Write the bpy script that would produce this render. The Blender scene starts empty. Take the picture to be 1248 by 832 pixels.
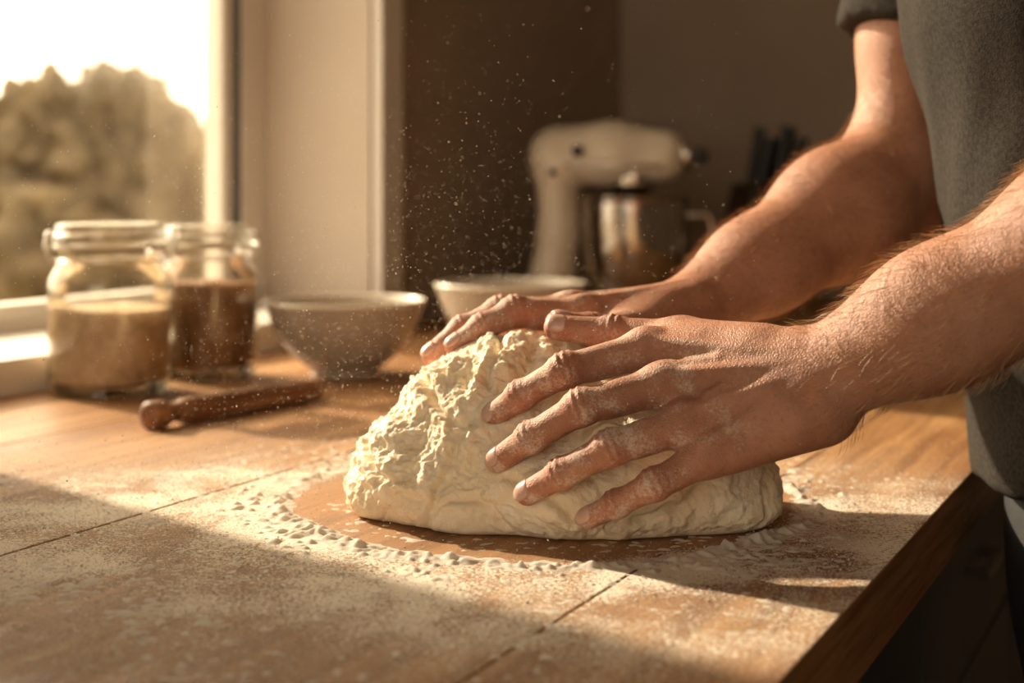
import bpy, math, random
import numpy as np
from mathutils import Vector, Matrix, noise as mn
random.seed(3); rng=np.random.default_rng(5)
D=np.array([.4511,.8925]); I=np.array([.8925,-.4511]); O0=np.array([-.52,1.444])
T=.90
def L(s,o,z): 
    p=O0+D*s+I*o
    return (p[0],p[1],z)
def so(x,y):
    d=np.array([x,y])-O0
    return d@D, d@I
col=bpy.context.scene.collection
bpy.context.scene.view_settings.view_transform='Standard'
# ------------------------------------------------------------ materials
def mat(name,base=(.5,.5,.5),rough=.5,**kw):
    m=bpy.data.materials.new(name); m.use_nodes=True
    b=m.node_tree.nodes['Principled BSDF']
    b.inputs['Base Color'].default_value=(*base,1); b.inputs['Roughness'].default_value=rough
    for k,v in kw.items(): b.inputs[k.replace('_',' ')].default_value=v
    return m
class NT:
    def __init__(s,m): s.t=m.node_tree; s.b=s.t.nodes['Principled BSDF'] if 'Principled BSDF' in s.t.nodes else None
    def n(s,typ,ins=None,**kw):
        nd=s.t.nodes.new(typ)
        for k,v in kw.items(): setattr(nd,k,v)
        for k,v in (ins or {}).items():
            if isinstance(v,bpy.types.NodeSocket): s.t.links.new(v,nd.inputs[k])
            else: nd.inputs[k].default_value=v
        return nd
    def math(s,op,a,b=0.,clamp=False):
        nd=s.t.nodes.new('ShaderNodeMath'); nd.operation=op; nd.use_clamp=clamp
        for i,v in enumerate((a,b)):
            if isinstance(v,bpy.types.NodeSocket): s.t.links.new(v,nd.inputs[i])
            else: nd.inputs[i].default_value=v
        return nd.outputs[0]
    def ss(s,v,a,b,lo=0.,hi=1.):
        nd=s.n('ShaderNodeMapRange',{'Value':v,'From Min':a,'From Max':b,'To Min':lo,'To Max':hi},interpolation_type='SMOOTHSTEP')
        return nd.outputs[0]
    def mix(s,f,a,b):
        nd=s.t.nodes.new('ShaderNodeMix'); nd.data_type='RGBA'
        for i,v in ((0,f),(6,a),(7,b)):
            if isinstance(v,bpy.types.NodeSocket): s.t.links.new(v,nd.inputs[i])
            else: nd.inputs[i].default_value=v if i==0 else (*v,1)
        return nd.outputs[2]
    def noise(s,vec,scale,detail=4,rough=.5,out=0):
        return s.n('ShaderNodeTexNoise',{'Vector':vec,'Scale':scale,'Detail':detail,'Roughness':rough}).outputs[out]
    def bump(s,h,dist,strength=1.,prev=None):
        ins={'Height':h,'Distance':dist,'Strength':strength}
        if prev is not None: ins['Normal']=prev
        return s.n('ShaderNodeBump',ins).outputs[0]
    def link(s,a,name): s.t.links.new(a,s.b.inputs[name])
    def obj(s): return s.n('ShaderNodeTexCoord').outputs['Object']

def simple_noise_mat(name,c1,c2,scale,rough=.6,bd=0.,bs=200,**kw):
    m=mat(name,c1,rough,**kw); t=NT(m); o=t.obj()
    t.link(t.mix(t.ss(t.noise(o,scale),.3,.7),c1,c2),'Base Color')
    if bd: t.link(t.bump(t.noise(o,bs,6,.6),bd),'Normal')
    return m

wall_m=simple_noise_mat('wall_paint',(.34,.265,.20),(.37,.29,.22),6,.75,.0006,150)
white_m=simple_noise_mat('painted_trim',(.74,.68,.60),(.78,.72,.64),9,.4,.0003,60)
reveal_m=simple_noise_mat('painted_reveal',(.56,.47,.38),(.59,.50,.41),5,.6,.0005,120)
gasket_m=simple_noise_mat('window_gasket',(.10,.12,.12),(.14,.15,.15),20,.5)
floor_m=simple_noise_mat('floor_wood',(.16,.10,.06),(.22,.14,.08),4,.5)
ceil_m=simple_noise_mat('ceiling_paint',(.6,.53,.44),(.64,.57,.48),3,.8)
cab_m=simple_noise_mat('cabinet_paint',(.085,.075,.062),(.11,.095,.08),7,.5)
chrome_m=simple_noise_mat('steel',(.62,.58,.52),(.68,.63,.57),30,.16,Metallic=1.)
bowlsteel_m=simple_noise_mat('bowl_steel',(.46,.42,.37),(.52,.47,.42),30,.13,Metallic=1.)
black_m=simple_noise_mat('black_plastic',(.012,.011,.01),(.02,.018,.016),30,.4)
cream_m=simple_noise_mat('cream_enamel',(.70,.60,.46),(.74,.64,.50),8,.28)
ceramic_m=simple_noise_mat('bowl_glaze',(.44,.37,.28),(.50,.42,.33),14,.3,.0004,60)
rim_m=simple_noise_mat('bowl_rim_glaze',(.76,.68,.56),(.81,.73,.60),14,.25)
darkwood_m=simple_noise_mat('dark_wood',(.03,.018,.01),(.05,.03,.015),12,.45)
oats_m=simple_noise_mat('oat_flour',(.52,.37,.22),(.68,.51,.32),150,.9,.0015,300)
sugar_m=simple_noise_mat('brown_sugar',(.27,.14,.065),(.40,.22,.10),150,.9,.0015,300)
rubber_m=simple_noise_mat('jar_seal',(.5,.4,.28),(.55,.45,.3),20,.5)
trouser_m=simple_noise_mat('trouser_cloth',(.012,.011,.012),(.02,.018,.018),60,.85,.0006,500)
shoe_m=simple_noise_mat('shoe_leather',(.03,.02,.015),(.04,.03,.02),20,.4)
hair_m=simple_noise_mat('head_hair_mat',(.04,.022,.012),(.08,.045,.025),90,.5,.002,200)
eye_m=simple_noise_mat('eye_white',(.7,.66,.6),(.75,.7,.64),20,.2)
armhair_m=simple_noise_mat('arm_hair_mat',(.50,.29,.13),(.60,.36,.18),50,.45)

# shirt
shirt_m=mat('shirt_cloth',(.04,.04,.036),.95); t=NT(shirt_m); o=t.obj()
t.link(t.mix(t.ss(t.noise(o,350,3),.3,.7),(.027,.0225,.018),(.050,.042,.034)),'Base Color')
b1=t.bump(t.noise(o,9,3),.006,.6); t.link(t.bump(t.noise(o,900,2),.0006,.8,b1),'Normal')
t.b.inputs['Specular IOR Level'].default_value=.12

# rolling pin wood
pin_m=mat('pin_wood',(.2,.09,.04),.5); t=NT(pin_m); o=t.obj()
mp=t.n('ShaderNodeMapping',{'Vector':o,'Scale':(60,60,6)}).outputs[0]
t.link(t.mix(t.ss(t.noise(mp,1.5,5),.3,.7),(.17,.07,.028),(.32,.15,.065)),'Base Color')

# glass (thin)
def thin_glass(name,tint,ef=.9):
    m=bpy.data.materials.new(name); m.use_nodes=True; nt=m.node_tree; nt.nodes.clear()
    out=nt.nodes.new('ShaderNodeOutputMaterial'); tr=nt.nodes.new('ShaderNodeBsdfTransparent'); gl=nt.nodes.new('ShaderNodeBsdfGlossy')
    lw=nt.nodes.new('ShaderNodeLayerWeight'); lw.inputs['Blend'].default_value=.28
    mr=nt.nodes.new('ShaderNodeMapRange'); mr.inputs['To Max'].default_value=ef; mr.inputs['To Min'].default_value=.03
    nz=nt.nodes.new('ShaderNodeTexNoise'); nz.inputs['Scale'].default_value=25
    rr=nt.nodes.new('ShaderNodeMapRange'); rr.inputs['To Min'].default_value=.02; rr.inputs['To Max'].default_value=.12
    mx=nt.nodes.new('ShaderNodeMixShader')
    tr.inputs[0].default_value=(*tint,1); gl.inputs['Color'].default_value=(.95,.92,.86,1)
    nt.links.new(nz.outputs[0],rr.inputs[0]); nt.links.new(rr.outputs[0],gl.inputs['Roughness'])
    nt.links.new(lw.outputs['Fresnel'],mr.inputs[0]); nt.links.new(mr.outputs[0],mx.inputs[0])
    nt.links.new(tr.outputs[0],mx.inputs[1]); nt.links.new(gl.outputs[0],mx.inputs[2]); nt.links.new(mx.outputs[0],out.inputs[0])
    return m
jar_m=thin_glass('jar_glass',(.97,.97,.95)); pane_m=thin_glass('window_glass',(.98,.98,.97),.5)

# table wood with flour dusting
wood_m=mat('counter_wood',(.3,.15,.06),.45); t=NT(wood_m); o=t.obj(); t.b.inputs['Specular IOR Level'].default_value=.32
ang=math.atan2(D[1],D[0])
rot=t.n('ShaderNodeVectorRotate',{'Vector':o,'Angle':-ang},rotation_type='Z_AXIS').outputs[0]
isl=t.n('ShaderNodeNewGeometry').outputs['Random Per Island']
off=t.n('ShaderNodeCombineXYZ',{'X':t.math('MULTIPLY',isl,7.),'Y':t.math('MULTIPLY',isl,3.)}).outputs[0]
rv=t.n('ShaderNodeVectorMath',{0:rot,1:off},operation='ADD').outputs[0]
wv=t.n('ShaderNodeMapping',{'Vector':rv,'Scale':(1.2,9,9)}).outputs[0]
g1=t.noise(wv,2.2,7,.65)
mp2=t.n('ShaderNodeMapping',{'Vector':rv,'Scale':(7,150,150)}).outputs[0]
g2=t.noise(mp2,1.5,4,.6)
mp3=t.n('ShaderNodeMapping',{'Vector':rv,'Scale':(2.0,40,40)}).outputs[0]
g3=t.noise(mp3,1.5,5,.6)
c=t.mix(t.ss(g1,.34,.66),(.30,.135,.048),(.50,.27,.11))
c=t.mix(t.ss(g3,.45,.64,0,.7),c,(.19,.078,.027))
c=t.mix(t.ss(g2,.45,.75,0,.55),c,(.14,.055,.02))
c=t.mix(t.math('MULTIPLY',isl,.35),c,(.46,.26,.12))
pos=o; sx=t.n('ShaderNodeSeparateXYZ',{'Vector':pos}).outputs
def dist(cx,cy,kx=1.,ky=1.):
    a=t.math('MULTIPLY',t.math('SUBTRACT',sx[0],cx),kx); b=t.math('MULTIPLY',t.math('SUBTRACT',sx[1],cy),ky)
    return t.math('SQRT',t.math('ADD',t.math('MULTIPLY',a,a),t.math('MULTIPLY',b,b)))
dr=t.math('ADD',dist(.02,.97),t.math('MULTIPLY',t.math('SUBTRACT',t.noise(o,14,3),.5),.03))
inner=t.ss(dr,.155,.180,.28,1.)
outer=t.ss(dist(-.05,.88,.70,1.1),.13,.46,1.,0.)
big=t.ss(t.noise(o,13,6,.7),.30,.70,.45,1.25)
cov=t.math('MULTIPLY',t.math('MULTIPLY',inner,outer),big)
cov=t.math('ADD',cov,.08)
sp=t.noise(o,450,3,.65); sp2=t.noise(o,1300,2,.6)
thr=t.math('SUBTRACT',.695,t.math('MULTIPLY',cov,.245))
spm=t.ss(t.math('SUBTRACT',t.math('ADD',t.math('MULTIPLY',sp,.6),t.math('MULTIPLY',sp2,.4)),thr),-.028,.032)
film=t.math('MULTIPLY',cov,.10)
fl=t.math('MAXIMUM',t.math('MULTIPLY',spm,.9),film,True)
upz=t.n('ShaderNodeSeparateXYZ',{'Vector':t.n('ShaderNodeNewGeometry').outputs['Normal']}).outputs[2]
fl=t.math('MULTIPLY',fl,t.ss(upz,.6,.9))
t.link(t.mix(fl,c,(.92,.83,.69)),'Base Color')
t.link(t.math('ADD',t.ss(g2,.3,.8,.36,.54),t.math('MULTIPLY',cov,.6)),'Roughness')
bb=t.bump(g2,.0004,.6); t.link(t.bump(fl,.0008,.7,bb),'Normal')

flour_m=simple_noise_mat('flour',(.88,.81,.70),(.93,.87,.77),200,.95,.0004,900); t=NT(flour_m)
tl=t.n('ShaderNodeBsdfTranslucent',{'Color':(.90,.82,.70,1)}); mx=t.n('ShaderNodeMixShader',{0:.35,1:t.b.outputs[0],2:tl.outputs[0]})
t.t.links.new(mx.outputs[0],t.t.nodes['Material Output'].inputs[0])
dough_m=mat('dough_mat',(.74,.62,.42),.55); t=NT(dough_m); o=t.obj()
c=t.mix(t.ss(t.noise(o,28,5,.6),.3,.7),(.90,.73,.50),(.95,.81,.60))
c=t.mix(t.ss(t.noise(o,90,6,.75),.50,.68,0,.7),c,(.97,.90,.78))
c=t.mix(t.ss(t.noise(o,330,2,.5),.71,.77,0,.5),c,(.55,.36,.18))
t.link(c,'Base Color')
b=dough_m.node_tree.nodes['Principled BSDF']; b.inputs['Specular IOR Level'].default_value=.3
b.inputs['Subsurface Weight'].default_value=.3; b.inputs['Subsurface Radius'].default_value=(1,.75,.5); b.inputs['Subsurface Scale'].default_value=.004
b1=t.bump(t.noise(o,130,6,.7),.0026,.65)
t.link(t.bump(t.noise(o,560,4,.65),.0009,.6,b1),'Normal')

skin_m=mat('skin',(.5,.27,.17),.5); t=NT(skin_m); o=t.obj()
fa=t.n('ShaderNodeAttribute',attribute_name='flour').outputs['Fac']; ra=t.n('ShaderNodeAttribute',attribute_name='red').outputs['Fac']
c=t.mix(t.ss(t.noise(o,35,5,.6),.3,.7),(.39,.175,.10),(.50,.245,.15))
c=t.mix(t.ss(t.noise(o,300,3),.5,.8,0,.45),c,(.25,.10,.06))
c=t.mix(t.math('MULTIPLY',ra,.6),c,(.50,.145,.105))
fn=t.math('ADD',t.math('MULTIPLY',t.noise(o,55,4,.6),.6),t.math('MULTIPLY',t.noise(o,650,3,.7),.4))
fm=t.math('MULTIPLY',t.ss(t.math('ADD',fn,t.math('MULTIPLY',fa,.09)),.56,.74),fa)
t.link(t.mix(t.math('MULTIPLY',fm,.58),c,(.82,.72,.60)),'Base Color')
t.link(t.math('ADD',.50,t.math('MULTIPLY',fm,.35)),'Roughness')
b=skin_m.node_tree.nodes['Principled BSDF']; b.inputs['Specular IOR Level'].default_value=.38
b.inputs['Subsurface Weight'].default_value=.10; b.inputs['Subsurface Radius'].default_value=(1,.35,.2); b.inputs['Subsurface Scale'].default_value=.005
v=t.n('ShaderNodeTexVoronoi',{'Vector':o,'Scale':560.},feature='DISTANCE_TO_EDGE').outputs[0]
b1=t.bump(t.noise(o,170,6,.7),.0014,.6); b2=t.bump(v,.0006,.7,b1); t.link(t.bump(t.noise(o,900,2),.0005,.7,b2),'Normal')
nail_m=simple_noise_mat('nail',(.56,.33,.25),(.64,.42,.34),90,.3)

leaf_m=bpy.data.materials.new('foliage'); leaf_m.use_nodes=True; t=NT(leaf_m); o=t.obj()
cc=t.mix(t.ss(t.noise(o,4,6,.7),.38,.62),(.19,.135,.07),(.44,.33,.18)); t.link(cc,'Base Color'); t.b.inputs['Roughness'].default_value=.9
tl=t.n('ShaderNodeBsdfTranslucent',{'Color':cc}); mx=t.n('ShaderNodeMixShader',{0:.55,1:t.b.outputs[0],2:tl.outputs[0]})
t.t.links.new(mx.outputs[0],t.t.nodes['Material Output'].inputs[0])
bark_m=simple_noise_mat('bark',(.12,.08,.05),(.2,.13,.08),12,.9)
grass_m=simple_noise_mat('grass',(.16,.14,.06),(.25,.2,.09),2,.9)

# ------------------------------------------------------------ mesh helpers
def mesh_obj(name,V,Fc,m,parent=None,smooth=True):
    me=bpy.data.meshes.new(name); me.from_pydata([tuple(map(float,v)) for v in V],[],[tuple(map(int,f)) for f in Fc]); me.update()
    if smooth: me.shade_smooth()
    ob=bpy.data.objects.new(name,me); col.objects.link(ob)
    for mm in (m if isinstance(m,list) else [m]): me.materials.append(mm)
    if parent: ob.parent=parent
    return ob
def np_mesh(name,V,Q,m,parent=None,nside=4):
    V=np.asarray(V,np.float32); Q=np.asarray(Q,np.int32)
    me=bpy.data.meshes.new(name); me.vertices.add(len(V)); me.vertices.foreach_set('co',V.ravel())
    me.loops.add(Q.size); me.loops.foreach_set('vertex_index',Q.ravel())
    me.polygons.add(len(Q)); me.polygons.foreach_set('loop_start',np.arange(0,Q.size,nside,dtype=np.int32))
    me.update(calc_edges=True); me.validate(); me.shade_smooth()
    ob=bpy.data.objects.new(name,me); col.objects.link(ob); me.materials.append(m)
    if parent: ob.parent=parent
    return ob
def empty(name,loc=(0,0,0),rz=0.):
    e=bpy.data.objects.new(name,None); col.objects.link(e); e.location=loc; e.rotation_euler=(0,0,rz); e.empty_display_size=.05; return e
def boxes(name,bl,m,parent=None,bevel=0.,local=True):
    V=[];Fc=[]
    for (a0,a1,b0,b1,z0,z1) in bl:
        n=len(V)
        for z in (z0,z1):
            for (a,b) in ((a0,b0),(a1,b0),(a1,b1),(a0,b1)):
                V.append(L(a,b,z) if local else (a,b,z))
        fs=[(0,3,2,1),(4,5,6,7),(0,1,5,4),(1,2,6,5),(2,3,7,6),(3,0,4,7)]
        for f in fs: Fc.append(tuple(n+i for i in (f[::-1] if local else f)))
    ob=mesh_obj(name,V,Fc,m,parent,False)
    if bevel:
        bm=ob.modifiers.new('b','BEVEL'); bm.width=bevel; bm.segments=3
    return ob
def lathe(name,prof,m,parent=None,seg=72,loc=(0,0,0),close=False):
    V=[];Fc=[]
    for (r,z) in prof:
        for i in range(seg):
            a=2*math.pi*i/seg; V.append((loc[0]+r*math.cos(a),loc[1]+r*math.sin(a),loc[2]+z))
    n=len(prof)
    for j in range(n-1 if not close else n):
        for i in range(seg):
            k=(i+1)%seg; jj=(j+1)%n
            Fc.append((j*seg+i,j*seg+k,jj*seg+k,jj*seg+i))
    return mesh_obj(name,V,Fc,m,parent)
def smooth_prof(pts,n=6):
    P=[Vector((a,b,0)) for a,b in pts]; out=[]
    for i in range(len(P)-1):
        p0=P[max(i-1,0)];p1=P[i];p2=P[i+1];p3=P[min(i+2,len(P)-1)]
        for k in range(n):
            u=k/n; q=.5*((2*p1)+(p2-p0)*u+(2*p0-5*p1+4*p2-p3)*u*u+(3*p1-p0-3*p2+p3)*u**3)
            out.append((max(q.x,0.0001),q.y))
    out.append(pts[-1]); return out
def tube(name,pts,r,m,parent=None,cyc=False,res=3):
    cu=bpy.data.curves.new(name,'CURVE'); cu.dimensions='3D'; sp=cu.splines.new('POLY'); sp.points.add(len(pts)-1)
    for i,p in enumerate(pts): sp.points[i].co=(*p,1)
    sp.use_cyclic_u=cyc; cu.bevel_depth=r; cu.bevel_resolution=res; cu.use_fill_caps=True; cu.materials.append(m)
    ob=bpy.data.objects.new(name,cu); col.objects.link(ob)
    if parent: ob.parent=parent
    return ob

# ------------------------------------------------------------ SDF toolkit
def smin(a,b,k):
    h=np.clip(.5+.5*(b-a)/k,0,1); return b*(1-h)+a*h-k*h*(1-h)
def smax(a,b,k): return -smin(-a,-b,k)
def rc(a,b,ra,rb,n=None,s=1.):
    a=np.array(a,float);b=np.array(b,float)
    if n is not None:
        n=np.array(n,float); ax=(b-a)/np.linalg.norm(b-a); n=n-ax*(n@ax); n/=np.linalg.norm(n)
    return ('c',a,b,ra,rb,n,s)
def el(c,r): return ('e',np.array(c,float),np.array(r,float))
def ev(p,X,Y,Z):
    if p[0]=='c':
        _,a,b,ra,rb,n,s=p
        x=X-a[0];y=Y-a[1];z=Z-a[2]; ba=b-a
        h=np.clip((x*ba[0]+y*ba[1]+z*ba[2])/(ba@ba),0,1)
        if n is not None and s!=1.:
            dn=(x*n[0]+y*n[1]+z*n[2])*(s-1); x=x+dn*n[0];y=y+dn*n[1];z=z+dn*n[2]
        return np.sqrt((x-ba[0]*h)**2+(y-ba[1]*h)**2+(z-ba[2]*h)**2)-(ra+(rb-ra)*h)
    _,c,r=p
    x=X-c[0];y=Y-c[1];z=Z-c[2]
    k0=np.sqrt((x/r[0])**2+(y/r[1])**2+(z/r[2])**2); k1=np.sqrt((x/r[0]**2)**2+(y/r[1]**2)**2+(z/r[2]**2)**2)+1e-9
    return k0*(k0-1)/k1
def bb(p,m):
    if p[0]=='c': R=max(p[3],p[4])+m; return np.minimum(p[1],p[2])-R,np.maximum(p[1],p[2])+R
    return p[1]-p[2]-m,p[1]+p[2]+m
class Grid:
    def __init__(s,lo,hi,h):
        s.lo=np.array(lo,float); s.h=h; s.n=np.ceil((np.array(hi)-s.lo)/h).astype(int)+1
        s.F=np.full(s.n,1.,np.float32)
    def sub(s,lo,hi):
        i0=np.clip(np.floor((lo-s.lo)/s.h).astype(int),0,s.n); i1=np.clip(np.ceil((hi-s.lo)/s.h).astype(int)+1,0,s.n)
        sl=tuple(slice(a,b) for a,b in zip(i0,i1))
        ax=[(s.lo[k]+s.h*np.arange(i0[k],i1[k])).astype(np.float32) for k in range(3)]
        return sl,ax[0][:,None,None],ax[1][None,:,None],ax[2][None,None,:]
    def add(s,p,k=.01,margin=None):
        sl,X,Y,Z=s.sub(*bb(p,margin or (k+.012)))
        if s.F[sl].size==0: return
        s.F[sl]=smin(s.F[sl],ev(p,X,Y,Z).astype(np.float32),k)
    def cut(s,p,k=.01):
        sl,X,Y,Z=s.sub(*bb(p,k+.012))
        if s.F[sl].size==0: return
        s.F[sl]=smax(s.F[sl],-ev(p,X,Y,Z).astype(np.float32),k)
    def nets(s):
        F=s.F; ins=F<0; n=s.n
        cnt=np.zeros(n-1,np.uint8)
        for a in (0,1):
            for b in (0,1):
                for c in (0,1): cnt+=ins[a:n[0]-1+a,b:n[1]-1+b,c:n[2]-1+c]
        act=(cnt>0)&(cnt<8); idx=np.argwhere(act); N=len(idx)
        ids=np.full(n-1,-1,np.int32); ids[act]=np.arange(N)
        cor=[(a,b,c) for a in (0,1) for b in (0,1) for c in (0,1)]
        Vv=np.stack([F[idx[:,0]+a,idx[:,1]+b,idx[:,2]+c] for a,b,c in cor],1)
        acc=np.zeros((N,3)); w=np.zeros(N)
        for i in range(8):
            for j in range(i+1,8):
                df=np.array(cor[j])-np.array(cor[i])
                if np.abs(df).sum()!=1: continue
                m=(Vv[:,i]<0)!=(Vv[:,j]<0); tt=np.where(m,Vv[:,i]/(Vv[:,i]-Vv[:,j]+1e-12),0)
                acc+=m[:,None]*(np.array(cor[i])[None]+tt[:,None]*df[None]); w+=m
        V=s.lo+(idx+acc/w[:,None])*s.h
        Q=[]
        for ax in range(3):
            b,c=(ax+1)%3,(ax+2)%3
            sa=[slice(None)]*3; sb=[slice(None)]*3; sa[ax]=slice(0,-1); sb[ax]=slice(1,None)
            ch=np.argwhere(ins[tuple(sa)]!=ins[tuple(sb)])
            ch=ch[(ch[:,b]>0)&(ch[:,c]>0)&(ch[:,b]<n[b]-1)&(ch[:,c]<n[c]-1)]
            st=ins[ch[:,0],ch[:,1],ch[:,2]]
            def cell(db,dc):
                q=ch.copy(); q[:,b]+=db; q[:,c]+=dc; return ids[q[:,0],q[:,1],q[:,2]]
            q=np.stack([cell(-1,-1),cell(0,-1),cell(0,0),cell(-1,0)],1)
            q=np.where(st[:,None],q,q[:,::-1]); Q.append(q)
        Q=np.concatenate(Q); Q=Q[(Q>=0).all(1)]
        return V,Q
def add_smooth(ob,it,f=.5):
    m=ob.modifiers.new('smooth','SMOOTH'); m.iterations=it; m.factor=f
def vnormals(ob):
    me=ob.data; a=np.zeros(len(me.vertices)*3,np.float32)
    me.vertex_normals.foreach_get('vector',a); return a.reshape(-1,3)
def attr(ob,name,a):
    at=ob.data.attributes.new(name,'FLOAT','POINT'); at.data.foreach_set('value',np.asarray(a,np.float32))
def sstep(x,a,b):
    u=np.clip((x-a)/(b-a),0,1); return u*u*(3-2*u)

# ------------------------------------------------------------ room
H=2.5; S0,S1=-2.8,1.65; OW=3.4
ws0,ws1,wz0,wz1=-.22,.70,.938,2.15
boxes('wall_window',[(S0-.1,ws0,-.25,0,0,H),(ws1,S1+.1,-.25,0,0,H),(ws0,ws1,-.25,0,0,.90),(ws0,ws1,-.25,0,wz1,H)],wall_m)
boxes('wall_back',[(S1,S1+.12,0,OW,0,H)],wall_m)
fill_w=(.12,1.9,.9,2.2)  # opening in the rear wall, added to let in fill light
boxes('wall_rear',[(S0-.12,S0,0,fill_w[0],0,H),(S0-.12,S0,fill_w[1],OW,0,H),(S0-.12,S0,fill_w[0],fill_w[1],0,fill_w[2]),(S0-.12,S0,fill_w[0],fill_w[1],fill_w[3],H)],wall_m)
boxes('wall_right',[(S0-.12,S1+.12,OW,OW+.12,0,H)],wall_m)
boxes('floor',[(S0-.12,S1+.12,-.25,OW+.12,-.1,0)],floor_m)
boxes('ceiling',[(S0-.12,S1+.12,-.25,OW+.12,H,H+.1)],ceil_m)
boxes('baseboard_right',[(S0,S1,OW-.015,OW,0,.1)],white_m)
boxes('baseboard_back',[(S1-.015,S1,.95,OW-.02,0,.1)],white_m)
# window 1
w=empty('window_1')
boxes('jamb_lining',[(ws1-.004,ws1,-.2,0,wz0,wz1),(ws0,ws0+.004,-.2,0,wz0,wz1),(ws0,ws1,-.2,0,wz1-.004,wz1)],reveal_m,w)
boxes('outer_frame',[(.64,.696,-.245,-.185,wz0,wz1-.004),(ws0+.004,ws0+.04,-.245,-.185,wz0,wz1-.004),(ws0+.04,.64,-.245,-.185,wz0,wz0+.014),(ws0+.04,.64,-.245,-.185,wz1-.04,wz1-.004)],white_m,w,.002)
boxes('gasket',[(.615,.64,-.235,-.19,wz0+.014,wz1-.04)],gasket_m,w)
boxes('sash',[(.592,.615,-.215,-.185,wz0+.014,wz1-.04),(ws0+.04,ws0+.07,-.215,-.185,wz0+.014,wz1-.04),(ws0+.07,.592,-.215,-.185,wz0+.014,wz0+.034),(ws0+.07,.592,-.215,-.185,wz1-.08,wz1-.04)],white_m,w,.003)
boxes('pane',[(ws0+.07,.592,-.203,-.199,wz0+.034,wz1-.08)],pane_m,w)
boxes('sill',[(ws0-.04,ws1+.055,0,.015,.9005,wz0),(ws0,ws1,-.25,0,.9005,wz0)],white_m,w)
boxes('trim_1',[(ws1,ws1+.06,0,.018,wz0,wz1+.06),(ws0-.06,ws0,0,.018,wz0,wz1+.06),(ws0,ws1,0,.018,wz1,wz1+.06)],white_m,None,.003)
w=empty('added_fill_window')  # unseen window added behind the camera, brightens dough front and near hand
boxes('frame',[(S0-.1,S0-.02,fill_w[0],fill_w[0]+.05,fill_w[2],fill_w[3]),(S0-.1,S0-.02,fill_w[1]-.05,fill_w[1],fill_w[2],fill_w[3]),(S0-.1,S0-.02,fill_w[0],fill_w[1],fill_w[2],fill_w[2]+.05),(S0-.1,S0-.02,fill_w[0],fill_w[1],fill_w[3]-.05,fill_w[3])],white_m,w)
boxes('pane',[(S0-.06,S0-.055,fill_w[0]+.05,fill_w[1]-.05,fill_w[2]+.05,fill_w[3]-.05)],pane_m,w)

# counter
cs0,cs1=-1.5,1.645
pl=[.003,.215,.487,.823,.944]; gp=[.0018,.0018,.0009,0]
boxes('countertop',[(cs0,cs1,pl[i],pl[i+1]-gp[i],T-.045,T) for i in range(4)],wood_m,None,.0012)
cb=empty('base_cabinet')
boxes('carcass',[(cs0+.03,cs1,.005,.88,.1,T-.0465)],cab_m,cb)
boxes('toe_kick',[(cs0+.06,cs1,.005,.82,0,.1)],black_m,cb)
dl=[];dk=[]
n=6; ww=(cs1-cs0-.04)/n
for i in range(n):
    a=cs0+.03+i*ww; dl+= [(a+.004,a+ww-.004,.88,.898,.12,.66),(a+.004,a+ww-.004,.88,.898,.668,T-.055)]
    dk+= [(a+ww/2-.05,a+ww/2+.05,.912,.920,.755,.763),(a+ww/2-.045,a+ww/2-.037,.898,.914,.755,.763),(a+ww/2+.037,a+ww/2+.045,.898,.914,.755,.763)]
boxes('doors',dl,cab_m,cb,.003); boxes('handles',dk,chrome_m,cb)

# ------------------------------------------------------------ outside
boxes('garden_ground',[(-14,16,-30,-.3,-.4,-.3)],grass_m)
def blob(V,Q,c,r,seed,amp=.25,sub=4,fr=2.2):
    import bmesh
    bm=bmesh.new(); bmesh.ops.create_icosphere(bm,subdivisions=sub,radius=1)
    n0=len(V)
    for v in bm.verts:
        d=v.co.normalized(); f=1+amp*mn.fractal(d*fr+Vector((seed,0,0)),.7,2.2,5)
        V.append((c[0]+d.x*r[0]*f,c[1]+d.y*r[1]*f,c[2]+d.z*r[2]*f))
    for f in bm.faces: Q.append(tuple(n0+v.index for v in f.verts))
    bm.free()
tr=empty('garden_tree',(0,0,0)); V=[];Q=[]
for i,(x,y,z,r) in enumerate([(-2.75,9.2,1.15,.62),(-2.35,9.0,.95,.55),(-3.2,9.1,1.0,.65),(-2.7,8.9,.6,.75),(-3.6,9.3,.7,.8),(-2.0,9.0,.7,.42),(-2.9,9,1.45,.42),(-2.5,9.1,1.55,.38),(-3.3,9.0,1.3,.36),(-1.95,9.0,1.0,.32)]): blob(V,Q,(x,y,z),(r,r,r*.9),i*3.1,.36,5,3.0)
mesh_obj('crown',V,Q,leaf_m,tr); tube('trunk',[(-2.8,9.2,-.3),(-2.75,9.2,.5),(-2.7,9.1,1.2)],.09,bark_m,tr)
V=[];Q=[]
for i in range(16): blob(V,Q,(-9+i*.75,13+random.uniform(-.6,.6)+abs(i-8)*.1,.35),(.9,.7,1.0+random.uniform(-.1,.25)),i*2.3+50,.35,4,3.)
mesh_obj('garden_hedge',V,Q,leaf_m)

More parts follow.
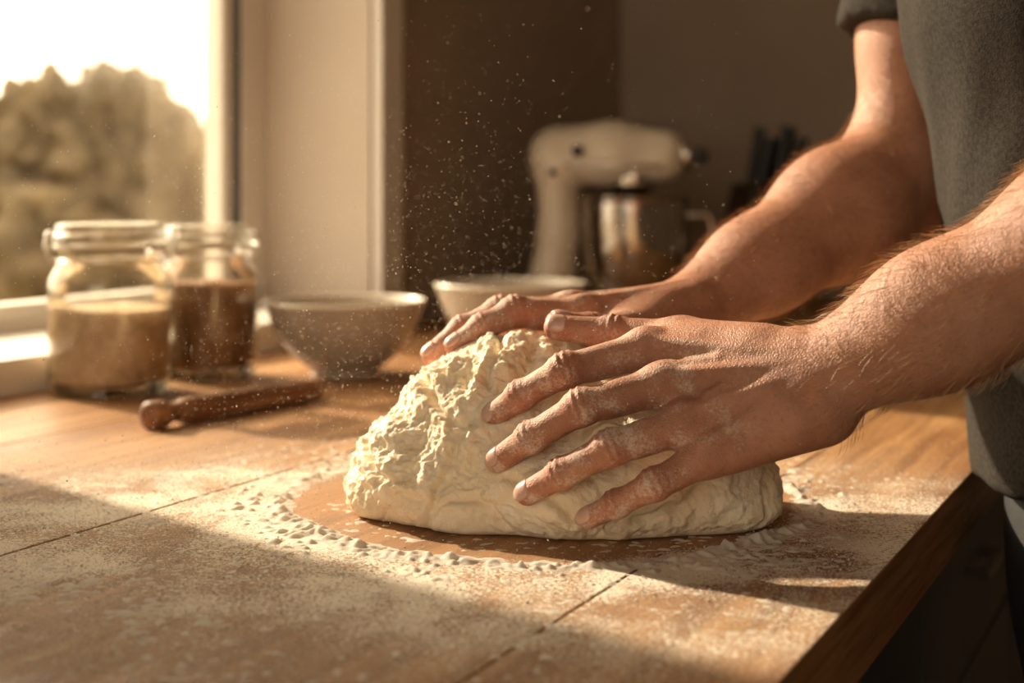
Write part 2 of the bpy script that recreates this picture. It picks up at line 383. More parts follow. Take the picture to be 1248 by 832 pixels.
# ------------------------------------------------------------ jars
def jar(x,y,R,Hh,fill,cm,ang):
    e=empty('glass_jar',(x,y,T+.0005),ang); k=Hh/.174
    nb=.132*k; 
    lathe('glass_body',smooth_prof([(0,.006),(R*.7,.005),(R*.9,.002),(R*.985,.012),(R,.03),(R,.10*k),(R*.97,.118*k),(R*.84,nb),(R*.80,.139*k),(R*.82,.147*k)]),jar_m,e)
    lathe('glass_base',smooth_prof([(R*.5,.0),(R*.86,.0),(R*.9,.006),(R*.8,.011),(0,.009)]),jar_m,e)
    lathe('contents',smooth_prof([(0,.013),(R*.8,.013),(R*.93,.02),(R*.955,.035),(R*.955,fill-.003),(R*.93,fill),(R*.5,fill+.004),(0,fill+.002)]),cm,e)
    lathe('seal',[(R*.80,.148*k),(R*.90,.148*k),(R*.91,.150*k),(R*.90,.1525*k),(R*.80,.1525*k)],rubber_m,e,close=True)
    lathe('glass_lid',smooth_prof([(R*.80,.153*k),(R*.90,.153*k),(R*.92,.158*k),(R*.88,.166*k),(R*.86,.172*k),(R*.80,.174*k),(R*.6,.172*k),(0,.171*k)]),jar_m,e)
    ring=[(R*.85*math.cos(a),R*.85*math.sin(a),nb+.004) for a in np.linspace(0,2*math.pi,49)[:-1]]
    tube('wire_collar',ring,.0013,chrome_m,e,True)
    ring=[(R*.9*math.cos(a),R*.9*math.sin(a),.163*k) for a in np.linspace(0,2*math.pi,49)[:-1]]
    tube('wire_lid_band',ring,.0013,chrome_m,e,True)
    for s in (-1,1):
        X=R*.9*s
        tube('clasp_wire',[(X*.95,-.012,nb+.004),(X*1.08,-.013,.14*k),(X*1.13,-.012,.152*k),(X*1.10,-.01,.165*k),(X*1.0,0,.166*k),(X*1.10,.01,.165*k),(X*1.13,.012,.152*k),(X*1.08,.013,.14*k),(X*.95,.012,nb+.004)],.0014,chrome_m,e)
        tube('clasp_latch',[(X*1.13,-.011,.152*k),(X*1.15,0,.150*k),(X*1.13,.011,.152*k)],.002,chrome_m,e)
    return e
jar(-.414,1.467,.0625,.174,.086,oats_m,.25)
jar(-.340,1.592,.0545,.169,.103,sugar_m,.5)

# bowls
def bowl(x,y,R,Hh):
    e=empty('mixing_bowl',(x,y,T+.0005))
    f=R*.42
    lathe('bowl_body',smooth_prof([(0,.004),(f*.85,.004),(f*.9,0),(f,0),(f*1.02,.006),(R*.66,Hh*.28),(R*.86,Hh*.6),(R*.965,Hh*.92)])+[(R*.97,Hh*.945)],ceramic_m,e)
    lathe('bowl_inside',smooth_prof([(R*.965,Hh*.98),(R*.94,Hh*.93),(R*.82,Hh*.6),(R*.6,Hh*.3),(f*.8,.012),(0,.009)]),ceramic_m,e)
    lathe('bowl_rim',smooth_prof([(R*.968,Hh*.94),(R*.995,Hh*.95),(R,Hh*.98),(R*.985,Hh),(R*.965,Hh*.985),(R*.955,Hh*.96)],4),rim_m,e)
bowl(-.190,1.617,.0925,.084); bowl(-.002,1.78,.096,.093)

# rolling pin
a=Vector((-.3175,1.234,T+.0125)); b=Vector((-.193,1.416,T+.0105)); ln=(b-a).length
e=empty('rolling_pin')
pr=smooth_prof([(0,0),(.008,.0005),(.0125,.004),(.0125,.018),(.0095,.024),(.0085,.034),(.011,.042),(.0117,.06),(.0115,.12),(.0108,ln-.03),(.0098,ln-.006),(.007,ln),(0,ln+.0005)])
pin=lathe('pin_body',pr,pin_m,e,32)
e.matrix_world=Matrix.Translation(a)@(b-a).to_track_quat('Z','Y').to_matrix().to_4x4()

# ------------------------------------------------------------ mixer
mx=empty('stand_mixer',(.158,2.25,T+.0005),math.radians(-8))
g=Grid((-.2,-.12,-.002),(.2,.12,.34),.003)
g.add(rc((-.065,0,.012),(.06,0,.012),.088,.08,(0,0,1),6.),.01,.03)
g.add(rc((-.100,0,.02),(-.085,0,.14),.045,.03,(0,1,0),.8),.03,.05)
g.add(rc((-.085,0,.14),(-.085,0,.24),.03,.036,(0,1,0),.8),.02,.05)
g.add(rc((-.085,0,.262),(.0,0,.265),.047,.048,(0,1,0),1.),.02,.04)
g.add(rc((.0,0,.265),(.078,0,.261),.048,.041,(0,1,0),1.),.02,.04)
g.F=np.maximum(g.F,(-(g.lo[2]+g.h*np.arange(g.n[2])))[None,None,:].astype(np.float32))
V,Q=g.nets(); ob=np_mesh('mixer_body',V,Q,cream_m,mx); add_smooth(ob,4)
B=(.034,0,0)
lathe('steel_bowl',smooth_prof([(0,.022),(.04,.022),(.045,.028),(.052,.036),(.072,.06),(.082,.10),(.085,.15),(.086,.192)])+[(.0885,.194),(.0885,.197),(.085,.197)]+smooth_prof([(.084,.192),(.082,.12),(.06,.05),(0,.03)]),bowlsteel_m,mx,loc=B)
tube('bowl_handle',[(.034+.084,0,.168),(.15,-.0,.17),(.158,0,.15),(.155,0,.11),(.14,0,.09),(.116,0,.095)],.005,chrome_m,mx)
lathe('planetary_hub',smooth_prof([(0,.19),(.018,.19),(.022,.2),(.033,.212),(.035,.235)]),chrome_m,mx,loc=B)
tube('beater',[(.034,0,.2),(.034,0,.16),(.07,0,.13),(.06,0,.07),(.034,0,.045),(.008,0,.07),(-.002,0,.13),(.034,0,.16)],.004,chrome_m,mx)
def cyl(name,p0,p1,r,m,par):
    a=Vector(p0);b=Vector(p1);ln=(b-a).length
    ob=lathe(name,[(0.0001,0),(r*.9,0),(r,ln*.15),(r,ln*.85),(r*.9,ln),(0.0001,ln)],m,None,24)
    ob.data.transform(Matrix.Translation(a)@(b-a).to_track_quat('Z','Y').to_matrix().to_4x4()); ob.parent=par; return ob
cyl('front_hub',(.110,0,.262),(.126,0,.262),.024,chrome_m,mx)
cyl('attachment_knob',(.128,-.012,.262),(.15,-.014,.262),.011,black_m,mx)
cyl('speed_knob',(-.05,-.044,.268),(-.05,-.058,.268),.009,black_m,mx)
cyl('lock_knob',(-.09,-.034,.235),(-.09,-.052,.235),.006,black_m,mx)
for s in (-1,1): tube('trim_band',[(-.12,s*.032,.246),(-.085,s*.0450,.247),(0,s*.0465,.247),(.08,s*.039,.245)],.0035,chrome_m,mx)

# knife block
kb=empty('knife_block',(.40,2.42,T+.0005),.3)
bl=boxes('block',[(-.05,.05,-.04,.05,0,.22)],darkwood_m,kb,.006,local=False)
for v in bl.data.vertices:
    v.co.x+=v.co.z*.2
for i in range(6):
    x=-.03+.03*(i%3); y=-.02+.04*(i//3)
    tube('knife_handle',[(x+.045,y,.21),(x+.052,y,.25),(x+.065,y,.295+.02*(i%2))],.0095,black_m,kb)

# ------------------------------------------------------------ hands
def hand_def(W,nrm,row,MCP,fing,rad,thumb,trad):
    W=np.array(W);nrm=np.array(nrm,float);nrm/=np.linalg.norm(nrm);row=np.array(row,float);row/=np.linalg.norm(row)
    MCP=[np.array(m) for m in MCP]
    P=[]
    offs=[-.019,-.006,.007,.019]
    for i,m in enumerate(MCP):
        w0=W+row*offs[i]
        P.append((rc(w0-nrm*.003,m-nrm*.004,.0165,.0128 if i<3 else .0118),.012))
    P.append((rc(W+row*.016-nrm*.008,MCP[3]*.75+W*.25-nrm*.009,.0165,.0125),.012))
    P.append((rc(W-row*.012-nrm*.008,np.array(thumb[1])*.8+MCP[0]*.2-nrm*.004,.0165,.0125),.012))
    P.append((rc(np.array(thumb[0]),np.array(thumb[1]),.0155,.0125),.012))
    P.append((rc(np.array(thumb[0])*.5+MCP[0]*.5-nrm*.004,np.array(thumb[1])*.6+MCP[0]*.4-nrm*.003,.011,.0095),.014))
    for i,m in enumerate(MCP):
        P.append((rc(m+nrm*.0022,m+nrm*.0022+ (m-W)/np.linalg.norm(m-W)*.002,.0118-.0008*(i==3),.0112),.006))
        w0=W+row*offs[i]*.45
        P.append((rc(w0+nrm*.0135,m+nrm*.0098,.0024,.0030),.006))
    for (i,k_,u0,u1,w_) in ((0,1,.25,.8,.5),(1,2,.2,.75,.45),(2,3,.3,.85,.5)):
        A_=MCP[i]*w_+MCP[k_]*(1-w_); q=[W*(1-u)+A_*u+nrm*(.0126-.0035*u)+row*.003*math.sin(u*9+i) for u in (u0,(u0+u1)/2,u1)]
        P.append((rc(q[0],q[1],.0017,.0018),.004)); P.append((rc(q[1],q[2],.0018,.0014),.004))
    FL=[]
    for i,f in enumerate(fing):
        j=[MCP[i]]+[np.array(q) for q in f]; r=rad[i]; lst=[]
        for q in range(3): lst.append(rc(j[q]-nrm*(.001 if q==0 else 0),j[q+1],r[q],r[q+1]))
        lst.append(rc(j[1]+nrm*.0010,j[1]+nrm*.0010+(j[2]-j[1])*.04,r[1]*1.08,r[1]*1.05))
        lst.append(rc(j[2]+nrm*.0004,j[2]+nrm*.0004+(j[3]-j[2])*.04,r[2]*1.06,r[2]*1.04))
        mid=(j[0]+j[1])/2; lst.append(rc(mid-nrm*.003,mid-nrm*.003+(j[1]-j[0])*.2,r[1]*.88,r[1]*.85))
        FL.append((lst,j,r))
    j=[np.array(q) for q in thumb]; lst=[rc(j[1],j[2],trad[1],trad[2]),rc(j[2],j[3],trad[2],trad[3]),rc(j[2]+nrm*.0005,j[2]+nrm*.0005+(j[3]-j[2])*.05,trad[2]*1.05,trad[2]*1.05)]
    FL.append((lst,j[1:],trad[1:]))
    return P,FL,nrm,W,row,MCP
def build_arm(name,gridlo,gridhi,h,hd,armp,parent,flour_c):
    P,FL,nrm,W,row,MCP=hd
    g=Grid(gridlo,gridhi,h)
    for p,k in armp: g.add(p,k)
    for p,k in P: g.add(p,k)
    base=g.F.copy()
    for lst,j,r in FL:
        lo=np.min([bb(p,.02)[0] for p in lst],0); hi=np.max([bb(p,.02)[1] for p in lst],0)
        sl,X,Y,Z=g.sub(lo,hi); f=None
        for p in lst:
            d=ev(p,X,Y,Z); f=d if f is None else smin(f,d,.004)
        for q in range(1,len(j)-1):
            ax=(j[q+1]-j[q-1]); ax/=np.linalg.norm(ax); nn=nrm-ax*(nrm@ax); nn/=np.linalg.norm(nn)
            x=X-j[q][0];y=Y-j[q][1];z=Z-j[q][2]
            tt=x*ax[0]+y*ax[1]+z*ax[2]; dn=x*nn[0]+y*nn[1]+z*nn[2]
            f=f+.0009*np.exp(-(tt/.0055)**2)*np.cos(2*np.pi*tt/.0044)*sstep(dn,.002,.007)
        g.F[sl]=np.minimum(g.F[sl],smin(base[sl],f.astype(np.float32),.007))
    del base
    V,Q=g.nets(); del g
    ob=np_mesh(name,V,Q,skin_m,parent); add_smooth(ob,2,.5)
    fc=np.array(flour_c); dd=np.linalg.norm(V-fc,axis=1)
    attr(ob,'flour',1-sstep(dd,.055,.15))
    red=np.zeros(len(V))
    for lst,j,r in FL:
        for q,wt in ((0,.5),(1,.8),(2,.6),(len(j)-1,1.)):
            if q<len(j): red=np.maximum(red,wt*np.exp(-(np.linalg.norm(V-j[q],axis=1)/.011)**2))
    attr(ob,'red',red)
    for fi,(lst,j,r) in enumerate(FL):
        ax=j[-1]-j[-2]; ln=np.linalg.norm(ax); ax/=ln; nn=nrm-ax*(nrm@ax); nn/=np.linalg.norm(nn); sd=np.cross(ax,nn)
        R=r[-1]; VV=[];FF=[]; nu,nv=9,9
        for a in range(nv):
            v=a/(nv-1); pos=j[-1]+ax*(-.0065+v*.0125)
            rr=R*(1.03 if v<.55 else 1.03-.30*((v-.55)/.45)**2)
            if v<.1: rr*=.93
            wmax=math.radians(52)*(1-abs(2*v-1)**3.5*.55)
            for b_ in range(nu):
                ph=(b_/(nu-1)*2-1)*wmax; VV.append(pos+rr*(math.cos(ph)*nn+math.sin(ph)*sd))
        for a in range(nv-1):
            for b_ in range(nu-1): FF.append((a*nu+b_,a*nu+b_+1,(a+1)*nu+b_+1,(a+1)*nu+b_))
        no=mesh_obj('fingernail',VV,FF,nail_m,parent); so_=no.modifiers.new('s','SOLIDIFY'); so_.thickness=.0007; so_.offset=0
    return ob,V
def arm_hairs(name,ob,V,W,E,n,parent,tmin=.1,tmax=1.2,seed=0):
    r=np.random.default_rng(seed); N=vnormals(ob); W=np.array(W);E=np.array(E); ax=(E-W)/np.linalg.norm(E-W); Ln=np.linalg.norm(E-W)
    tt=((V-W)@ax)/Ln; cand=np.where((tt>tmin)&(tt<tmax))[0]; pick=r.choice(cand,n)
    p=V[pick]; nr=N[pick]; d=-ax[None]+r.normal(0,.35,(n,3)); d-=nr*(d*nr).sum(1)[:,None]; d/=np.linalg.norm(d,axis=1)[:,None]
    ln=r.uniform(.006,.013,(n,1)); up=r.uniform(.35,.75,(n,1))
    p1=p+(d*.55+nr*up*.6)*ln; p2=p+(d*1.0+nr*up*.8)*ln
    sd=np.cross(d,r.normal(0,1,(n,3))); sd/=np.linalg.norm(sd,axis=1)[:,None]; w=.0001
    VV=np.stack([p-sd*w,p+sd*w,p1+sd*w*.8,p1-sd*w*.8,p2+sd*w*.3,p2-sd*w*.3],1).reshape(-1,3)
    b_=np.arange(n)[:,None]*6; Q=np.concatenate([b_+np.array([[0,1,2,3]]),b_+np.array([[3,2,4,5]])])
    return np_mesh(name,VV,Q,armhair_m,parent)

person=empty('person')
# near (left) hand
Wn=(.167,.805,1.0015); nn_=(-.3,-.73,.61)
near=hand_def(Wn,nn_,(.29,-.62,-.72),
 [(.0824,.862,1.0132),(.0895,.832,.9960),(.0998,.815,.9760),(.1114,.806,.9600)],
 [[(.0320,.852,1.0011),(.0055,.866,.9842),(-.0118,.880,.9695)],
  [(.0405,.827,.9829),(.0115,.842,.9630),(-.0080,.858,.9465)],
  [(.0565,.810,.9625),(.0290,.820,.9460),(.0090,.834,.9315)],
  [(.0804,.799,.9440),(.0595,.808,.9310),(.0440,.819,.9205)]],
 [[.0116,.0097,.0084,.0074],[.0118,.0099,.0085,.0076],[.0114,.0095,.0082,.0073],[.0102,.0083,.0072,.0064]],
 [(.1442,.832,1.013),(.1071,.878,1.017),(.0645,.896,1.0190),(.028,.901,1.022)],[.0155,.0122,.0100,.0080])
En=np.array((.385,.72,1.13)); Wn_=np.array(Wn); Sn=np.array((.40,.86,1.365))
def lerp(a,b,t): return np.array(a)*(1-t)+np.array(b)*t
nv=np.array(nn_)
armn=[(rc(lerp(Wn_,En,-.04)-nv*.003,lerp(Wn_,En,.3)-nv*.002,.0265,.0355,nn_,1.30),.02),
 (rc(lerp(Wn_,En,.3)-nv*.002,lerp(Wn_,En,.68)+np.array((0,0,-.002)),.0345,.0445,nn_,1.1),.03),
 (rc(lerp(Wn_,En,.66),En,.0445,.042),.03),
 (rc(En,lerp(En,Sn,.5),.042,.048),.03),(rc(lerp(En,Sn,.5),Sn,.048,.05),.03),
 (rc(lerp(Wn_,En,.02)+np.array((0,-.012,-.022)),lerp(Wn_,En,.03)+np.array((0,-.012,-.022)),.008,.008),.012)]
an,Vn=build_arm('left_arm',(-.035,.65,.895),(.46,.925,1.30),.0013,near,armn,person,(.04,.84,.965))
arm_hairs('left_arm_hair',an,Vn,Wn_,En,7500,person,.02,1.0,1)
# far (right) hand
Wf=(.127,1.02,1.027); nf=(-.05,-.3,.95)
far=hand_def(Wf,nf,(.05,.97,-.2),
 [(.0484,.978,1.0235),(.041,1.0,1.0243),(.045,1.022,1.019),(.054,1.042,1.009)],
 [[(.002,.968,1.026),(-.0195,.962,1.0165),(-.038,.960,1.004)],
  [(-.008,.995,1.0235),(-.034,.992,1.012),(-.0555,.990,.9945)],
  [(-.003,1.026,1.017),(-.028,1.027,1.004),(-.046,1.027,.988)],
  [(.018,1.052,1.004),(.000,1.056,.992),(-.014,1.057,.978)]],
 [[.0118,.0100,.0087,.0076],[.0120,.0102,.0088,.0078],[.0116,.0098,.0085,.0075],[.0104,.0086,.0075,.0066]],
 [(.110,.992,1.018),(.082,.955,1.014),(.052,.936,1.017),(.030,.928,1.022)],[.0155,.0122,.0102,.0088])
Ef=np.array((.318,1.15,1.122)); Wf_=np.array(Wf); Sf=np.array((.375,1.17,1.375)); nv=np.array(nf)
armf=[(rc(lerp(Wf_,Ef,-.04)-nv*.003,lerp(Wf_,Ef,.3)-nv*.003,.0275,.037,nf,1.3),.02),
 (rc(lerp(Wf_,Ef,.3)-nv*.003,lerp(Wf_,Ef,.7)+np.array((-.004,0,-.004)),.036,.048,nf,1.08),.03),
 (rc(lerp(Wf_,Ef,.68),Ef,.048,.045),.03),
 (rc(Ef,lerp(Ef,Sf,.45)+np.array((-.006,0,0)),.044,.049),.03),(rc(lerp(Ef,Sf,.45)+np.array((-.006,0,0)),Sf,.049,.050),.03)]
af,Vf=build_arm('right_arm',(-.08,.90,.955),(.44,1.24,1.31),.0016,far,armf,person,(.0,1.0,1.0))
arm_hairs('right_arm_hair',af,Vf,Wf_,Ef,4000,person,.06,1.0,2)

# shirt
Fd=np.array((-.96,.28,0)); g=Grid((.15,.66,.89),(.68,1.36,1.47),.005)
g.add(rc((.452,1.0,.86),(.425,1.01,1.08),.168,.158,Fd,1.42),.03,.06)
g.add(rc((.425,1.01,1.08),(.398,1.015,1.235),.158,.172,Fd,1.5),.04,.06)
g.add(rc(Sf+(.0,-.01,-.005),Sn+(.0,.01,-.005),.062,.062),.05,.08)
g.add(rc((.39,1.015,1.33),(.365,1.01,1.41),.09,.062),.05,.08)
for (S_,E_) in ((Sf,Ef),(Sn,En)):
    S2=S_+np.array((-.008,0,0)); E2=E_+np.array((-.012,0,0))
    p=rc(S2,E2,.069,.066); sl,X,Y,Z=g.sub(*bb(p,.06)); d=ev(p,X,Y,Z); ax=(E_-S_)/np.linalg.norm(E_-S_); e_=lerp(S_,E_,.575)
    pl_=(X-e_[0])*ax[0]+(Y-e_[1])*ax[1]+(Z-e_[2])*ax[2]
    g.F[sl]=smin(g.F[sl],smax(d,pl_,.002).astype(np.float32),.015)
zz=(g.lo[2]+g.h*np.arange(g.n[2]))[None,None,:].astype(np.float32)
g.F=smax(g.F,.905-zz,.004).astype(np.float32)
g.cut(rc((.35,1.01,1.46),(.33,1.01,1.50),.055,.06),.01)
V,Q=g.nets(); ob=np_mesh('t_shirt',V,Q,shirt_m,person); N=vnormals(ob)
dz=np.array([mn.noise(Vector((v[0]*9+v[2]*5,v[1]*9,v[2]*4.5)))+.5*mn.noise(Vector((v[0]*22,v[1]*22+v[2]*12,v[2]*9))) for v in V])
V=V+N*(dz*.009*(1-.6*sstep(V[:,2],1.18,1.24)))[:,None]; ob.data.vertices.foreach_set('co',V.astype(np.float32).ravel()); ob.data.update(); add_smooth(ob,2)
# trousers
Hc=np.array((.462,1.0,.88)); D3=np.array((D[0],D[1],0)); I3=np.array((I[0],I[1],0))
g=Grid((.2,.6,.04),(.8,1.4,.95),.008)
g.add(rc(Hc+(0,0,-.02),Hc+(0,0,.02),.15,.15,-I3,1.38),.04,.08)
for s in (-1,1):
    hp=Hc+D3*s*.085+(0,0,-.05); kn=Hc+D3*s*.10+(0,0,-.42)+I3*.0; ank=Hc+D3*s*.11+I3*.05; ank[2]=.08
    g.add(rc(hp,kn,.085,.062),.04,.08); g.add(rc(kn,ank,.062,.048),.03,.08)
g.F=smax(g.F,(g.lo[2]+g.h*np.arange(g.n[2]))[None,None,:].astype(np.float32)-.915,.004).astype(np.float32)
g.F=smax(g.F,.07-(g.lo[2]+g.h*np.arange(g.n[2]))[None,None,:].astype(np.float32),.004).astype(np.float32)
V,Q=g.nets(); ob=np_mesh('trousers',V,Q,trouser_m,person); add_smooth(ob,4)
for s in (-1,1):
    ank=Hc+D3*s*.11+I3*.05; g=Grid(ank*[1,1,0]+(-.25,-.25,-.002),ank*[1,1,0]+(.25,.25,.16),.006)
    a_=ank.copy(); a_[2]=.035
    g.add(rc(a_+I3*.04,a_-I3*.13,.04,.036,(0,0,1),1.1),.02,.05); g.add(rc(a_+I3*.02,a_+(0,0,.07),.042,.045),.03,.05)
    g.F=smax(g.F,.001-(g.lo[2]+g.h*np.arange(g.n[2]))[None,None,:].astype(np.float32),.004).astype(np.float32)
    V,Q=g.nets(); ob=np_mesh('shoe',V,Q,shoe_m,person); add_smooth(ob,3)
# head
HC=np.array((.265,1.005,1.585)); f2=np.array((-.82,0,-.57)); u2=np.array((-.57,0,.82)); s2=np.array((0,-1.,0))
def hp(f,u,s=0): return HC+f2*f+u2*u+s2*s
g=Grid((.08,.86,1.38),(.48,1.15,1.74),.003)
g.add(rc((.385,1.01,1.39),hp(-.03,-.05),.062,.056),.02,.05)
g.add(rc(hp(-.035,.02),hp(.03,.025),.082,.074,s2,1.1),.03,.05)
g.add(rc(hp(.02,-.03),hp(.05,-.085),.062,.036,s2,1.0),.03,.05)
g.add(rc(hp(.084,.01),hp(.104,-.028),.009,.0135),.012,.03)
for s in (-1,1):
    g.add(rc(hp(.055,-.02,s*.035),hp(.06,-.03,s*.03),.028,.025),.015,.04)
    g.add(rc(hp(.09,.026,s*.012),hp(.078,.028,s*.045),.008,.008),.01,.03)
    g.cut(rc(hp(.105,.008,s*.032),hp(.105,.008,s*.036),.014,.014),.012)
    g.add(rc(hp(-.005,.015,s*.078),hp(-.005,-.025,s*.076),.018,.011,s2,2.5),.004,.02)
g.add(rc(hp(.089,-.052,-.018),hp(.089,-.052,.018),.007,.007),.006,.02); g.add(rc(hp(.087,-.064,-.014),hp(.087,-.064,.014),.007,.007),.006,.02)
V,Q=g.nets(); ob=np_mesh('head',V,Q,skin_m,person); add_smooth(ob,3)
for s in (-1,1):
    VV=[];FF=[]; blob(VV,FF,hp(.077,.008,s*.033),(.0125,.0125,.0125),0,0,3); mesh_obj('eye',VV,FF,eye_m,person)
    VV=[];FF=[]; blob(VV,FF,hp(.0855,.004,s*.033),(.0055,.0055,.0055),0,0,3); mesh_obj('iris',VV,FF,black_m,person)
g=Grid((.1,.86,1.42),(.48,1.15,1.76),.004)
g.add(rc(hp(-.045,.03),hp(.022,.042),.091,.080,s2,1.08),.02,.05); g.add(rc(hp(-.07,-.01),hp(-.075,-.04),.055,.045),.03,.05)
g.cut(rc(hp(.13,-.03),hp(.07,-.09),.085,.09),.015)
for s in (-1,1): g.cut(rc(hp(.01,-.01,s*.09),hp(.05,-.06,s*.08),.03,.05),.01)
V,Q=g.nets(); ob=np_mesh('hair',V,Q,hair_m,person); add_smooth(ob,2)

# ------------------------------------------------------------ dough
g=Grid((-.14,.78,.898),(.22,1.08,1.04),.0012)
DP=[el((-.002,.945,.937),(.073,.080,.076)),el((-.042,.94,.940),(.047,.060,.040)),el((.085,.925,.935),(.084,.088,.060)),el((-.052,.935,.920),(.053,.055,.042)),
    el((.045,.885,.925),(.075,.052,.040)),el((-.045,.905,.922),(.042,.040,.032)),el((.125,.895,.918),(.045,.045,.030)),el((.03,.96,.95),(.06,.07,.060)),
    el((-.082,.925,.911),(.024,.03,.022)),el((-.02,.875,.908),(.032,.02,.018))]
for p in DP: g.add(p,.012,.06)
zz=(g.lo[2]+g.h*np.arange(g.n[2]))[None,None,:].astype(np.float32)
g.F=smax(g.F,(T+.0003)-zz,.006).astype(np.float32)
HP=[]
for hd in (near,far):
    for p,k in hd[0]: HP.append(p)
    for lst,j,r in hd[1]:
        HP+=lst
lo=g.lo; hi=g.lo+g.h*g.n
for p in HP:
    a_,b_=bb(p,0)
    if (b_>lo).all() and (a_<hi).all():
        sl,X,Y,Z=g.sub(*bb(p,.02))
        if g.F[sl].size: g.F[sl]=smax(g.F[sl],-(ev(p,X,Y,Z)+.0008).astype(np.float32),.004)
V,Q=g.nets(); ob=np_mesh('bread_dough',V,Q,dough_m); 
N=vnormals(ob)
hdist=np.full(len(V),1.)
for p in HP: hdist=np.minimum(hdist,ev(p,V[:,0],V[:,1],V[:,2]))
seams=[[(-.008,1.015),(-.014,.985),(-.028,.962),(-.043,.935),(-.050,.903)],[(-.06,.985),(-.04,.965),(-.028,.962)],[(.0,.94),(.03,.925),(.05,.903)],[(-.095,.945),(-.075,.93),(-.06,.94)],[(.02,1.005),(-.0,.99),(-.014,.985)],[(.07,.915),(.10,.922),(.125,.935)]]
def segd(px,pz,a,b):
    ax,az=a;bx,bz=b; t=np.clip(((px-ax)*(bx-ax)+(pz-az)*(bz-az))/((bx-ax)**2+(bz-az)**2),0,1); return np.hypot(px-ax-t*(bx-ax),pz-az-t*(bz-az))
wob=np.array([mn.noise_vector(Vector(v)*30)+mn.noise_vector(Vector(v)*90)*.45 for v in V])
sd_=np.full(len(V),1.)
for sm in seams:
    for a_,b_ in zip(sm[:-1],sm[1:]): sd_=np.minimum(sd_,segd(V[:,0]+wob[:,0]*.008,V[:,2]+wob[:,2]*.008,a_,b_))
sd_=np.where(V[:,1]<.95,sd_,1.)
disp=np.zeros(len(V))
for i,v in enumerate(V):
    q=Vector(v); w_=Vector(wob[i])
    q2=q+w_*.008
    a0=mn.noise(q*24+Vector((3,1,8)))
    fb=mn.fractal(q2*40,.55,2.1,6)
    cr=max(0,1-abs(mn.noise(Vector((q2.x*25,q2.y*25,q2.z*18))+Vector((9,2,4))))*11.)
    gate=min(1.,max(0.,mn.noise(q*22+Vector((40,3,1)))*2.5+.25))
    rough=min(1.,max(.5,.62+(-v[0])*4.+(v[2]-.95)*5.+mn.noise(q*18)*.6))
    disp[i]=.0042*a0+rough*.0060*fb-.0036*cr*gate
disp-=.0048*np.exp(-(sd_/.0026)**2); disp+=.0016*np.exp(-((sd_-.007)/.004)**2)
disp*=sstep(hdist,.0,.009)*sstep(V[:,2],T,T+.006)
V2=V+N*disp[:,None]; V2[:,2]=np.maximum(V2[:,2],T+.0002)
ob.data.vertices.foreach_set('co',V2.astype(np.float32).ravel()); ob.data.update()

# ------------------------------------------------------------ flour on the counter
h=.0011; xs=np.arange(-.38,.40,h); ys=np.arange(.60,1.22,h); nx,ny=len(xs),len(ys)
X,Y=np.meshgrid(xs,ys,indexing='ij'); R=np.hypot(X-.02,Y-.97)
def fieldn(rad,seed):
    a=np.random.default_rng(seed).normal(0,1,(nx,ny))
    for k in range(3):
        for ax in (0,1):
            c=np.cumsum(np.concatenate([np.take(a,range(-rad-1,0),axis=ax),a,np.take(a,range(0,rad),axis=ax)],axis=ax),axis=ax)
            n_=a.shape[ax]; a=(np.take(c,range(2*rad+1,2*rad+1+n_),axis=ax)-np.take(c,range(0,n_),axis=ax))/(2*rad+1)
    return a/a.std()
nA=fieldn(18,1); nB=fieldn(3,2); nC=fieldn(1,3); nD=np.random.default_rng(4).random((nx,ny))
Rw=R+nA*.0040+nB*.0008
ridge=np.exp(-((Rw-.176)/.0062)**2)*np.clip(.0019+.0009*nA+.0007*nB+.0008*nC,0,.006)
ridge+=np.exp(-((Rw-.196)/.020)**2)*np.clip(.0003*nA+.0003*nB+.0006*nC-.0002,0,.002)
gen=sstep(Rw,.168,.19)*(1-sstep(np.hypot((X+.05)*.75,(Y-.89)*1.1),.13,.45))*np.clip(nA*.35+nB*.3+nC*.95-.9,0,2)*.0004
near_dough=np.exp(-((np.hypot((X-.035)/1.45,(Y-.93))-.098)/.012)**2)*np.clip(nB*.4+nC*.8-.6,0,3)*.0006
Zh=ridge+gen+near_dough*(Y<.95)-.00022+nD*.0001
ooff=(X-O0[0])*I[0]+(Y-O0[1])*I[1]
Zh=np.where(ooff<.925,Zh,-.001)
keep=Zh>.00002
fk=keep[:-1,:-1]|keep[1:,:-1]|keep[1:,1:]|keep[:-1,1:]
idg=np.arange(nx*ny).reshape(nx,ny)
Q=np.stack([idg[:-1,:-1][fk],idg[1:,:-1][fk],idg[1:,1:][fk],idg[:-1,1:][fk]],1)
VV=np.stack([X,Y,T+np.maximum(Zh,-.00008)],2).reshape(-1,3)
used=np.unique(Q); rm=np.full(nx*ny,-1); rm[used]=np.arange(len(used))
np_mesh('spilled_flour',VV[used],rm[Q],flour_m)
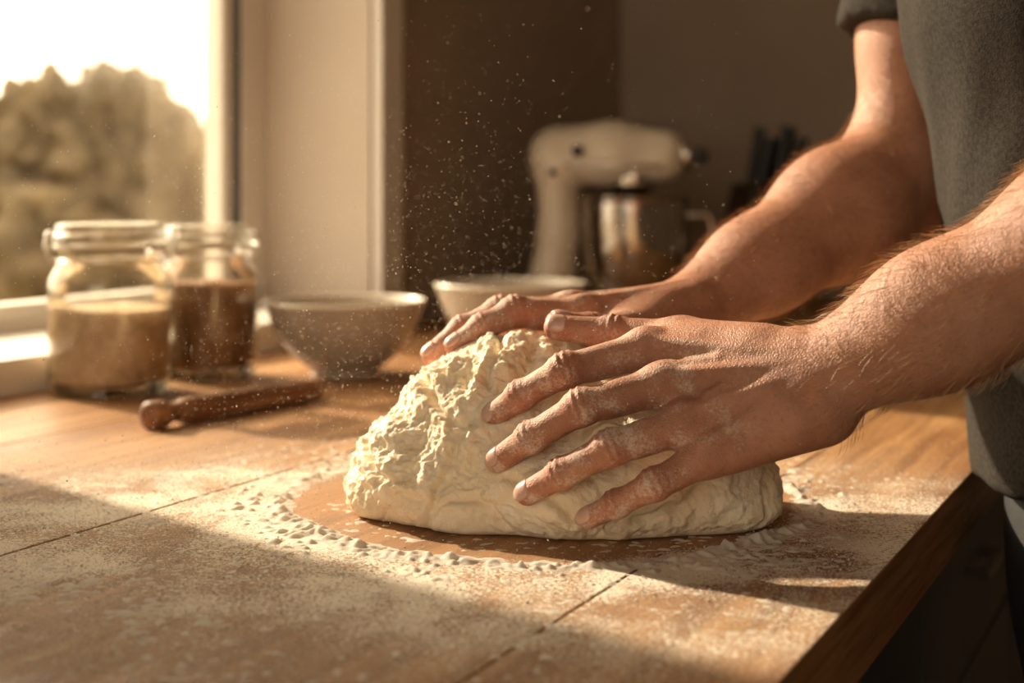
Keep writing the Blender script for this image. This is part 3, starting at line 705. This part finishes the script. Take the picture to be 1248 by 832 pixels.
# granules
OC=np.array([(1,0,0),(-1,0,0),(0,1,0),(0,-1,0),(0,0,1),(0,0,-1)],float)
OF=np.array([(0,2,4),(2,1,4),(1,3,4),(3,0,4),(2,0,5),(1,2,5),(3,1,5),(0,3,5)])
def grains(name,P,r,m):
    n=len(P); a=rng.normal(0,1,(n,3,3)); qv,_=np.linalg.qr(a)
    VV=P[:,None,:]+np.einsum('kc,ncd->nkd',OC,qv)*(r[:,None,None]*rng.uniform(.7,1.2,(n,6,1)))
    FF=(OF[None]+np.arange(n)[:,None,None]*6).reshape(-1,3)
    return np_mesh(name,VV.reshape(-1,3),FF,m,None,3)
P=[];Rr=[]
while len(P)<26000:
    a=random.uniform(0,2*math.pi); rr=.178+random.expovariate(1/.14)*(1 if random.random()<.88 else -.3)
    x=.01+rr*math.cos(a)*1.25; y=.94+rr*math.sin(a)
    if y<.5 or y>1.35 or so(x,y)[1]>.93 or so(x,y)[1]<.05: continue
    if np.hypot((x-.035)/1.45,y-.93)<.088: continue
    s=random.uniform(.00018,.00042) if random.random()<.965 else random.uniform(.0005,.0010)
    P.append((x,y,T+s*.6)); Rr.append(s)
grains('flour_grains',np.array(P),np.array(Rr),flour_m)
n=7500
P=np.stack([rng.normal(-.10,.11,n),rng.normal(1.0,.12,n),T+.01+np.abs(rng.normal(.10,.11,n))],1)
grains('flour_dust',P,rng.uniform(.00018,.00044,n)*np.where(rng.random(n)<.07,1.7,1.),flour_m)

# ------------------------------------------------------------ lights
sun=bpy.data.lights.new('sun','SUN'); sun.energy=9.5; sun.color=(1,.83,.61); sun.angle=math.radians(1.4)
so_=bpy.data.objects.new('sun',sun); col.objects.link(so_)
az=np.array((.74,-.67)); elv=math.radians(27)
dv=Vector((az[0]*math.cos(elv),az[1]*math.cos(elv),-math.sin(elv)))
so_.rotation_euler=dv.to_track_quat('-Z','Y').to_euler(); so_.location=(-4,6,4)
def portal(c,sx,sy,dirv):
    l=bpy.data.lights.new('portal','AREA'); l.shape='RECTANGLE'; l.size=sx; l.size_y=sy; l.cycles.is_portal=True
    o_=bpy.data.objects.new('window_portal',l); col.objects.link(o_); o_.location=c; o_.rotation_euler=Vector(dirv).to_track_quat('-Z','Y').to_euler()
portal(L(.24,-.26,1.55),1.0,1.3,(I[0],I[1],0)); portal(L(S0-.13,1.0,1.55),2.0,1.4,(D[0],D[1],0))
wd=bpy.data.worlds.new('world'); bpy.context.scene.world=wd; wd.use_nodes=True; nt=wd.node_tree
bg=nt.nodes['Background']; t=NT.__new__(NT); t.t=nt; t.b=bg
gc=t.n('ShaderNodeTexCoord').outputs['Generated']
dt=t.n('ShaderNodeVectorMath',{0:gc,1:(-az[0]*math.cos(elv),-az[1]*math.cos(elv),math.sin(elv))},operation='DOT_PRODUCT').outputs['Value']
glow=t.ss(dt,.2,1.)
zc=t.n('ShaderNodeSeparateXYZ',{'Vector':gc}).outputs[2]
skyc=t.mix(t.ss(zc,0.,.6),(1.0,.85,.66),(.93,.82,.68))
skyc=t.mix(glow,skyc,(1.4,1.16,.82))
nt.links.new(skyc,bg.inputs['Color']); 
nt.links.new(t.math('ADD',3.5,t.math('MULTIPLY',glow,3.6)),bg.inputs['Strength'])

# ------------------------------------------------------------ camera
cam=bpy.data.cameras.new('camera'); co=bpy.data.objects.new('camera',cam); col.objects.link(co)
co.location=(0,0,1.11); co.rotation_euler=(math.radians(90),0,0); cam.lens=50; cam.sensor_width=36
cam.shift_y=-(416-230)/1248; cam.clip_start=.02
cam.dof.use_dof=True; cam.dof.focus_distance=.845; cam.dof.aperture_fstop=4.5
bpy.context.scene.camera=co
